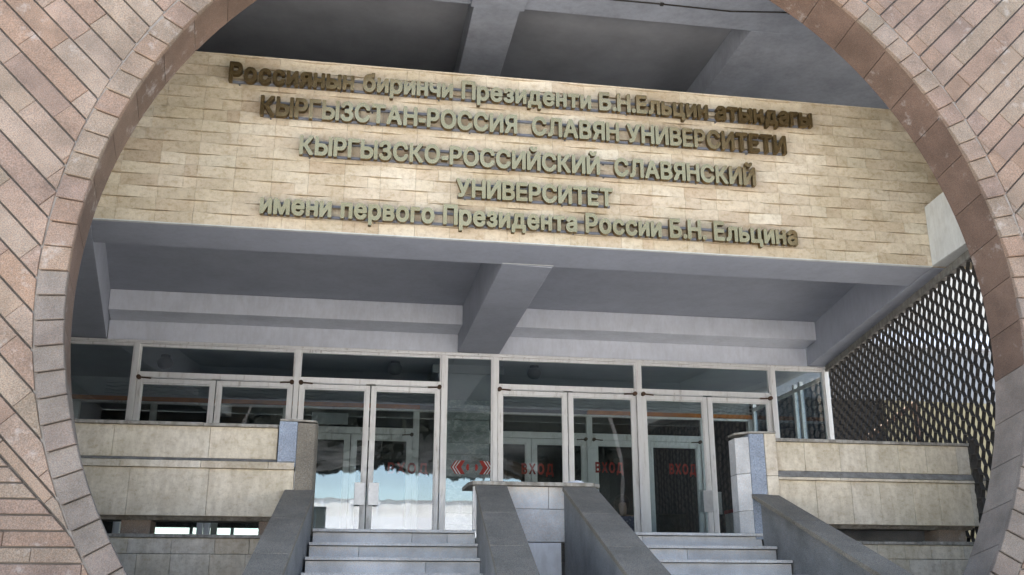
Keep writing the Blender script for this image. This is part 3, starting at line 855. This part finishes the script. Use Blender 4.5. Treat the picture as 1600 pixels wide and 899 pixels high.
# ------------------------------------------------------------------ stairs
RISE, RUN, YS, ZL = .135, .30, -4.60, 2.225
SKEW = .057            # the left flight runs slightly off square to the front
def skew(o, y_top, k=SKEW):
    for v in o.data.vertices:
        y = v.co.y + parent_loc(o.parent).y
        if y < y_top: v.co.x += k * (y - y_top)
    return o
def staircase(x0, x1, label, k):
    st = thing('stone_staircase', label, 'staircase', ((x0 + x1) / 2, YS, 0))
    n = 16
    for i in range(n):
        zt = ZL - i * RISE; y0 = YS - i * RUN
        if zt < .05: break
        mb = MB()
        yb = y0 + RUN + .02 if i else -4.37
        mb.box(x0, x1, y0 - .03, yb, zt - .026, zt)                      # tread with a small nosing
        cuts = [x0] + sorted(random.uniform(x0 + .25, x1 - .25) for _ in range(2)) + [x1]
        if cuts[2] - cuts[1] < .25: cuts.pop(2)
        for a, b in zip(cuts, cuts[1:]): mb.box(a + .0015, b - .0015, y0, y0 + .05, zt - RISE - .002, zt - .032)
        skew(mb.build('step', M['stepgran'], st, .003), YS, k)
    mb = MB(); mb.prism_x([(YS + .051, 0), (YS + .051, ZL - RISE - .01), (YS - RUN * 15 + .051, ZL - RISE * 16 - .01), (YS - RUN * 15.3, 0)], x0 + .01, x1 - .01); skew(mb.build('stair_base', M['core'], st), YS, k)
staircase(-.235, 1.235, 'left flight of pale granite steps, up to the bright reflecting doors', .057)
staircase(2.375, 4.025, 'right flight of pale granite steps, up to the doors with red words', -.01)

SL = .372
def cheek(x0, x1, ztop, ytop, label, side):
    ck = thing('stair_cheek_wall', label, 'stair wall', ((x0 + x1) / 2, ytop, 0), 'sloping granite walls beside the stairs')
    L = 5.2
    zl = ztop - L * SL
    mb = MB(); mb.prism_x([(ytop, 0), (ytop, ztop - .045), (ytop - L, zl - .045), (ytop - L, 0)], x0 + (.09 if x0 > 3 else .015), x1 - .015); skew(mb.build('side_slab', M['darkgran'], ck), YS, side)
    mb = MB(); t = 0.0
    while t < L - .01:
        t2 = min(L, t + .85)
        a, b = ytop - t, ytop - t2 + .004
        za, zb = ztop - t * SL, ztop - (t2 - .004) * SL
        mb.prism_x([(a, za - .042), (a, za), (b, zb), (b, zb - .042)], x0, x1); t = t2
    skew(mb.build('coping_slab', M['greygran'], ck, .004), YS, side)
cheek(-.505, -.237, 2.565, -4.62, 'sloping grey granite stair wall at the far left, below the left pier', .062)
cheek(1.225, 1.525, 2.632, -4.66, 'sloping grey granite stair wall left of the central pedestal', .062)
cheek(2.05, 2.372, 2.632, -4.66, 'sloping grey granite stair wall right of the central pedestal, dark side showing', .02)
cheek(3.94, 4.21, 2.60, -4.62, 'sloping grey granite stair wall at the far right, below the right pier', -.03)

# central pedestal between the flights
ped = thing('central_pedestal', 'pale granite pedestal with a thin overhanging cap between the two flights', 'pedestal', (1.81, -4.3, 0))
mb = MB(); mb.box(1.42, 1.93, -4.58, -4.1, 2.43, 2.633); mb.box(1.934, 2.37, -4.58, -4.1, 2.43, 2.633); mb.box(1.42, 2.37, -4.578, -4.1, 2.13, 2.426); mb.build('granite_facing', M['palegran'], ped, .003)
mb = MB(); mb.box(1.218, 1.252, -4.56, -4.50, 2.23, 2.633); mb.build('cap_post', M['alu'], ped, .003)
mb = MB(); mb.box(1.53, 2.045, -4.60, -4.1, 0, 2.12); mb.build('whitewashed_base', M['whitewash'], ped, .006)
mb = MB(); mb.prism([(1.20, -4.65), (2.36, -4.65), (2.44, -4.55), (2.44, -4.06), (1.17, -4.06), (1.17, -4.5)], 2.637, 2.672); mb.build('cap_slab', M['coping'], ped, .004)

# piers at the outer ends of the stairs
def pier(m, label):
    """m maps a distance from the inner stair edge outwards to x"""
    p = thing('stair_pier', label, 'pier', (m(.2), -4.4, 0), 'granite piers at the outer stair ends')
    P = [(m(.008), -4.30), (m(.012), -4.565), (m(.03), -4.61), (m(.178), -4.635), (m(.178), -4.30)]
    Q = [(m(.18), -4.30), (m(.18), -4.636), (m(.335), -4.648), (m(.335), -4.30)]
    mb = MB(); mb.prism(P, 2.17, 3.17); mb.build('inner_facing', M['greygran'], p, .004)
    return p, Q
p, Q = pier(lambda d: -.237 - d * 1.05, 'chamfered granite pier with a blue-grey outer face, left of the left flight')
mb = MB(); mb.prism(Q, 2.765, 3.18); mb.build('outer_facing', M['bluegran'], p, .004)
mb = MB(); mb.prism([(-.245, -4.31), (-.25, -4.57), (-.27, -4.62), (-.425, -4.645), (-.585, -4.66), (-.59, -4.31)], 3.182, 3.20); mb.build('pier_cap', M['coping'], p, .003)
p = thing('stair_pier', 'granite pier with blue and cream faces, right of the right flight', 'pier', (4.1, -4.4, 0), 'granite piers at the outer stair ends')
mb = MB(); mb.prism([(3.957, -4.60), (3.959, -4.30), (3.867, -4.30), (3.856, -4.49)], 2.17, 2.44)
mb.prism([(3.957, -4.60), (3.959, -4.30), (3.867, -4.30), (3.856, -4.49)], 2.444, 2.80); mb.prism([(3.957, -4.60), (3.959, -4.30), (3.867, -4.30), (3.856, -4.49)], 2.804, 3.16); mb.build('inner_facing', M['stepgran'], p, .003)
mb = MB(); mb.prism([(3.96, -4.605), (4.105, -4.632), (4.105, -4.30), (3.962, -4.30)], 2.17, 3.19); mb.build('front_facing', M['bluegran'], p, .004)
mb = MB(); mb.prism([(4.108, -4.64), (4.222, -4.65), (4.222, -4.30), (4.108, -4.30)], 2.17, 2.775); mb.prism([(4.108, -4.64), (4.222, -4.65), (4.222, -4.30), (4.108, -4.30)], 2.779, 3.19); mb.build('outer_facing', M['cream'], p, .003)
mb = MB(); mb.prism([(3.86, -4.31), (3.85, -4.50), (3.955, -4.615), (4.105, -4.645), (4.225, -4.66), (4.225, -4.31)], 3.192, 3.212); mb.build('pier_cap', M['coping'], p, .003)

# ------------------------------------------------------------------ parapets
def slabs_row(mb, xa, xb, yf, yb, z0, z1, w, jit=.05):
    x = xa
    while x < xb - .01:
        x2 = min(xb, x + w * random.uniform(1 - jit * 4, 1 + jit * 4))
        if xb - x2 < .12: x2 = xb
        d = random.uniform(0, .003); mb.slab([(x + .0015, z0), (x2 - .0015, z0), (x2 - .0015, z1), (x + .0015, z1)], yf - d, yb, .002); x = x2
def parapet(xa, xb, label, ledge_z, blocks, xe, sw):
    pp = thing('balcony_parapet', label, 'parapet', ((xa + xb) / 2, -4.45, 2.16))
    mb = MB(); mb.box(xa, xb, -4.56, -4.22, 2.33, 3.118); mb.build('parapet_core', M['coping'], pp)
    mb = MB(); slabs_row(mb, xa, xb, -4.60, -4.55, 2.835, 3.118, sw); mb.build('upper_band', M['cream'], pp)
    mb = MB(); slabs_row(mb, xa, xe, -4.625, -4.55, 2.322, 2.738, sw * 1.05); mb.build('lower_band', M['cream'], pp)
    mb = MB(); mb.prism_x([(-4.56, 2.832), (-4.605, 2.832), (-4.655, ledge_z), (-4.56, ledge_z)], xa, xe); mb.build('ledge', M['concrete'], pp, .004)
    mb = MB(); x = xa
    while x < xe: 
        x2 = min(xe, x + random.uniform(.5, .8)); mb.box(x, x2 - .004, -4.645 - random.uniform(0, .012), -4.56, 2.742, ledge_z - .003); x = x2
    mb.build('ledge_lip', M['cream'], pp, .002)
    mb = MB(); x = xa
    while x < xb:
        x2 = min(xb, x + random.uniform(.7, 1.2)); zz = random.uniform(-.004, .004); mb.box(x, x2 - .004, -4.625 - random.uniform(0, .01), -4.20, 3.121, 3.15 + zz); x = x2
    mb.build('coping', M['coping'], pp, .003)
    mb = MB(); mb.prism_x([(-4.54, 2.326), (-4.50, 2.29), (-4.25, 2.29), (-4.22, 2.326)], xa + .01, xb - .01); mb.build('soffit', M['coping'], pp)
    for x, wd in blocks:
        mb = MB(); mb.box(x - wd / 2, x + wd / 2, -4.50, -4.24, 2.162, 2.288); mb.build('support_block', M['pink'], pp, .004)
    return pp
parapet(-4.2, -.60, 'stained cream stone parapet left of the left flight, with a thin ledge', 2.806, ((-1.78, .25), (-.62, .2), (-3.6, .25)), -.432, .70)
parapet(4.225, 6.335, 'stained cream stone parapet right of the right flight, with a broad grey ledge', 2.770, ((6.1, .3), (4.4, .2)), 6.46, .32)
def terrace_wall(xa, xb, label):
    t = thing('terrace_wall', label, 'wall', ((xa + xb) / 2, -4.5, 0))
    mb = MB(); slabs_row(mb, xa, xb, -4.62, -4.57, 1.998, 2.13, .32); slabs_row(mb, xa, xb, -4.618, -4.57, 1.50, 1.994, .34); slabs_row(mb, xa, xb, -4.616, -4.57, .01, 1.496, .36); mb.build('stone_facing', M['cream'], t)
    mb = MB(); mb.box(xa, xb, -4.568, -4.40, 0, 2.128); mb.build('wall_core', M['core'], t)
    mb = MB(); x = xa
    while x < xb:
        x2 = min(xb, x + random.uniform(.6, 1.0)); mb.box(x, x2 - .004, -4.632 - random.uniform(0, .012), -4.40, 2.133, 2.165 + random.uniform(-.006, .002)); x = x2
    mb.build('coping', M['coping'], t, .003)
terrace_wall(-4.2, -.51, 'low cream stone wall under the left parapet, beyond the dark gap')
terrace_wall(4.215, 7.2, 'low cream stone wall under the right parapet, beyond the dark gap')
# dark infill below the right parapet
mb = MB(); mb.box(5.22, 6.4, -3.9, -3.75, 2.162, 2.75); dk = mb.build('low_screen_wall', M['darkgran']); tag(dk, 'dark low wall inside the gap under the right parapet', 'wall'); rebase(dk, (5.7, -3.8, 2.162))

# ------------------------------------------------------------------ honeycomb screen
lat = thing('honeycomb_screen', 'dark steel honeycomb screen closing the right side under the canopy', 'screen', (6.6, -3, 2.0))
def lat_pt(s, o, z):               # s metres towards the viewer along the slanted edge, o metres outwards
    d = Vector((-.192, -1, 0)).normalized(); nrm = Vector((1, -.192, 0)).normalized()
    p = Vector((7.225 - .02, -.06, 0)) + d * s + nrm * o; return (p.x, p.y, z)
mb = MB()
HA, TK, DP = 0.0845, .008, .038          # hexagon side, plate thickness, depth
def plate(s0, z0, s1, z1):
    a, b = Vector((s0, z0)), Vector((s1, z1)); d = (b - a).normalized(); n = Vector((-d.y, d.x)) * TK / 2
    a = a + d * .002; b = b - d * .002
    q = [a + n, b + n, b - n, a - n]
    mb.hull([lat_pt(p.x, 0, p.y) for p in q], [lat_pt(p.x, DP, p.y) for p in q])
HH = HA * math.sqrt(3)
for c in range(int(5.9 / (1.5 * HA))):
    s0 = .17 + c * 1.5 * HA
    for r in range(20):
        z0 = 2.082 + r * HH + (HH / 2 if c % 2 else 0)
        P = [(s0 + HA * math.cos(RAD(60 * k)), z0 + HA * math.sin(RAD(60 * k))) for k in range(6)]
        for k in (1, 2, 3): plate(*P[k], *P[(k + 1) % 6])       # flat top and the two left plates; neighbours give the rest
mb.build('honeycomb_grid', M['steel'], lat)
mb = MB()
def bar(s0, z0, s1, z1, wd, o0, o1):
    a, b = Vector((s0, z0)), Vector((s1, z1)); d = (b - a).normalized(); n = Vector((-d.y, d.x)) * wd / 2
    q = [a + n, b + n, b - n, a - n]
    mb.hull([lat_pt(p.x, o0, p.y) for p in q], [lat_pt(p.x, o1, p.y) for p in q])
bar(0, 4.985, 6.08, 4.985, .085, -.02, DP + .02); bar(0, 2.05, 6.08, 2.05, .05, -.02, DP + .02)
mb.build('screen_frame', M['concrete'], lat)
mb = MB(); mb.prism([(6.335, -4.66), (6.385, -4.66), (6.385, -4.6), (6.335, -4.6)], 2.2, 3.22); mb.build('screen_post', M['steel'], lat, .003)

# stair rail outside the screen
hr_ = thing('handrail', 'brown sloping handrail on posts outside the honeycomb screen', 'handrail', (9.0, 1.0, 2))
mb = MB(); mb.tube((8.0, 1.0, 3.9), (9.3, 1.0, 4.75), .045, 8); mb.build('rail', M['rust'], hr_)
for x, z in ((8.1, 3.95), (9.25, 4.7)):
    mb = MB(); mb.tube((x, 1.0, 0), (x, 1.0, z), .04, 8); mb.build('rail_post', M['rust'], hr_)

# neighbouring building beyond the screen
nb = thing('neighbouring_building', 'white and tan building seen through the honeycomb screen', 'building', (15, 6, 0))
mb = MB(); mb.box(7.9, 24, 5.0, 12, 7.0, 13); mb.build('upper_wall', M['beige'], nb)
mb = MB(); mb.box(7.8, 24, 4.85, 4.995, 6.75, 7.05); mb.build('ledge', M['bwhite'], nb, .01)
mb = MB(); mb.box(7.9, 24, 5.0, 12, 5.6, 6.997); mb.build('grey_band', M['wallgrey'], nb)
mb = MB(); mb.box(11.0, 24, 5.0, 12, 0, 5.597); mb.build('tan_wall', M['tan'], nb)
mb = MB(); mb.box(7.9, 10.99, 5.1, 12, 0, 5.596); mb.build('dark_doorway', M['dark'], nb)

# ------------------------------------------------------------------ small things
pp_ = MB(); pp_.ball((2.27, -4.3, 2.70), .06, 1.3, 1, .55, 10)
for v in pp_.bm.verts: v.co += Vector((random.uniform(-.014, .014), random.uniform(-.014, .014), random.uniform(-.012, .012)))
cp = pp_.build('crumpled_paper', M['paper']); tag(cp, 'crumpled white paper lying on the right end of the pedestal cap', 'paper'); rebase(cp, (2.27, -4.3, 2.673))
bx = thing('carton', 'pale blue carton with a red lid edge inside the rightmost door', 'box', (5.95, .6, 2.16))
mb = MB(); mb.box(5.75, 6.05, .45, .75, 2.162, 2.86); mb.build('carton_body', M['cardboard'], bx, .006)
mb = MB(); mb.box(5.74, 6.06, .44, .76, 2.862, 2.91); mb.build('carton_lid', M['red'], bx, .004)

# ------------------------------------------------------------------ person sitting low behind the glass
def skin_body(verts, edges, radii, name, parent, mats, paint_fn):
    me = bpy.data.meshes.new('tmp'); me.from_pydata([Vector(v) for v in verts], edges, [])
    o = bpy.data.objects.new('tmp', me); C.objects.link(o)
    md = o.modifiers.new('skin', 'SKIN'); sv = me.skin_vertices[0].data
    for i, r in enumerate(radii): sv[i].radius = r if isinstance(r, tuple) else (r, r)
    sv[0].use_root = True
    ss = o.modifiers.new('sub', 'SUBSURF'); ss.levels = 2; ss.render_levels = 2
    dg = bpy.context.evaluated_depsgraph_get(); dg.update()
    m2 = bpy.data.meshes.new_from_object(o.evaluated_get(dg)); bpy.data.objects.remove(o)
    m2.name = name; m2.materials.clear()
    for m in mats: m2.materials.append(m)
    for p in m2.polygons: p.use_smooth = True; p.material_index = paint_fn(p.center)
    ob = bpy.data.objects.new(name, m2); C.objects.link(ob); ob.parent = parent; return ob
PX, PY, PZ = 4.36, 1.35, 2.16
pe = thing('person', 'dark-haired person in a patterned dark blue top sitting low behind the door glass', 'person', (PX, PY, PZ))
V = [(0, 0, .24), (0, -.03, .36), (-.02, -.08, .50), (-.05, -.13, .62), (-.075, -.16, .70), (-.09, -.185, .765), (-.10, -.20, .84), (-.10, -.195, .905),
     (.13, -.10, .625), (.22, -.10, .57), (.25, -.16, .40), (.16, -.32, .34), (.10, -.38, .34),
     (-.22, -.14, .60), (-.30, -.16, .54), (-.31, -.24, .39), (-.20, -.36, .34), (-.13, -.40, .34),
     (.10, -.02, .22), (.20, -.36, .36), (.20, -.30, .07), (.20, -.42, .035),
     (-.10, -.02, .22), (-.22, -.36, .36), (-.22, -.30, .07), (-.22, -.42, .035), (-.105, -.325, .815)]
E_ = [(0, 1), (1, 2), (2, 3), (3, 4), (4, 5), (5, 6), (6, 7), (3, 8), (8, 9), (9, 10), (10, 11), (11, 12), (3, 13), (13, 14), (14, 15), (15, 16), (16, 17),
      (0, 18), (18, 19), (19, 20), (20, 21), (0, 22), (22, 23), (23, 24), (24, 25), (6, 26)]
Rr = [(.14, .11), (.14, .11), (.15, .11), (.13, .09), .055, .06, (.112, .128), (.088, .10), .075, .062, .048, .036, .03, .075, .062, .048, .036, .03, .09, .068, .045, .035, .09, .068, .045, .035, .012]
def pcol(c):
    if c.z > .69: return 0
    if c.z < .30 or (c.y < -.1 and c.z < .40 and abs(c.x) > .12 and c.y > -.30 and c.z < .3): return 2
    if c.y < -.30 and c.z < .42: return 0
    return 1
body = skin_body(V, E_, Rr, 'body', pe, [M['skin'], M['shirt'], M['trouser']], pcol)
mb = MB(); mb.ball((PX - .10, PY - .178, PZ + .872), .138, .92, 1.05, 1.0, 20)
kill = [v for v in mb.bm.verts if (v.co.y < PY - .235 and v.co.z < PZ + .90) or v.co.z < PZ + .79]
bmesh.ops.delete(mb.bm, geom=kill, context='VERTS'); mb.build('hair', M['hair'], pe, smooth=True)
mb = MB()
for s_ in (-1, 1): mb.ball((PX - .10 + s_ * .032, PY - .305, PZ + .845), .012, 1, .6, .8, 8)
mb.build('eye', M['hair'], pe, smooth=True)
so = thing('low_stool', 'low wooden stool under the person behind the door glass', 'stool', (PX, PY, PZ))
mb = MB(); mb.box(PX - .17, PX + .17, PY - .12, PY + .16, PZ + .11, PZ + .14); mb.build('seat', M['wood'], so, .005)
for sx in (-.14, .14):
    for sy in (-.09, .13):
        mb = MB(); mb.tube((PX + sx, PY + sy, PZ + .002), (PX + sx, PY + sy, PZ + .109), .018, 8); mb.build('leg', M['wood'], so)

# ------------------------------------------------------------------ across the square: what the glass mirrors
ob = thing('white_building', 'low white building across the square, mirrored in the lower door glass', 'building', (0, -48, 0))
mb = MB(); mb.box(-40, 16, -56, -46, 0, 6.3); mb.build('wall', M['bwhite'], ob)
mb = MB(); mb.box(-40.3, 16.3, -56.3, -46.22, 7.25, 7.33); mb.build('roof', M['wallgrey'], ob)
mb = MB(); x = -39.5
while x < 16: mb.box(x, x + .12, -46.29, -46.2, 6.302, 7.248); x += 1.6
mb.build('fin', M['bwhite'], ob)
mb = MB(); mb.box(-40, 16, -55.9, -46.3, 6.303, 7.249); mb.build('roof_screen', M['palegrey'], ob)
def tree(x, y, zb, r, h, seed, label):
    rnd = random.Random(seed)
    t = thing('plane_tree', label, 'tree', (x, y, 0), 'tall trees on the square')
    mb = MB(); mb.tube((x, y, 0), (x + .1, y, zb + h * .5), .28, 10, .14)
    for k in range(7):
        a = rnd.uniform(0, 6.28); z0 = zb + rnd.uniform(-.6, h * .3); q = (x + math.cos(a) * r * .7, y + math.sin(a) * r * .7, z0 + rnd.uniform(1, 2.5))
        mb.tube((x, y, z0 - .6), q, .11, 7, .04)
    mb.build('trunk', M['bark'], t)
    mb = MB(); cl = [(rnd.uniform(-1, 1), rnd.uniform(-1, 1), rnd.uniform(0, 1) ** 1.4) for _ in range(85)]
    for cx_, cy_, cz_ in cl:
        if cx_ ** 2 + cy_ ** 2 > 1: continue
        c = Vector((x + cx_ * r, y + cy_ * r, zb + .5 + cz_ * h * (1 - .4 * (cx_ ** 2 + cy_ ** 2))))
        for _ in range(330):
            d = Vector((rnd.gauss(0, 1), rnd.gauss(0, 1), rnd.gauss(0, .6))); p = c + d * .62
            p.z = max(p.z, zb + rnd.uniform(.3, .6))
            u = Vector((rnd.gauss(0, 1), rnd.gauss(0, 1), rnd.gauss(0, 1))).normalized(); v = u.orthogonal().normalized(); sz = rnd.uniform(.16, .30)
            mb.face([p - u * sz, p + v * sz * .6, p + u * sz, p - v * sz * .6])
    ncore = len(mb.bm.verts); mb.bm.verts.ensure_lookup_table()
    mb.ball((x, y, zb + h * .5), 1.0, r * 1.12, r * 1.12, h * .62, 40); mb.bm.verts.ensure_lookup_table()
    for v in mb.bm.verts[ncore:]:
        v.co.z = max(v.co.z, zb + .18 + .12 * math.sin(v.co.x * 2.1) * math.cos(v.co.y * 1.7)); v.co += Vector((rnd.uniform(-.03, .03), rnd.uniform(-.03, .03), rnd.uniform(-.02, .03)))
    mb.build('crown', M['leaf'], t)
tree(-3.4, -23, 6.35, 5.4, 2.8, 1, 'tall dark tree on the square, mirrored left in the glass')
tree(7.6, -24, 6.5, 7.2, 2.8, 2, 'tall dark tree on the square, mirrored above the bright strip')
tree(13.0, -23, 2.4, 4.9, 6.0, 3, 'tall dark tree on the square, mirrored in the right doors')
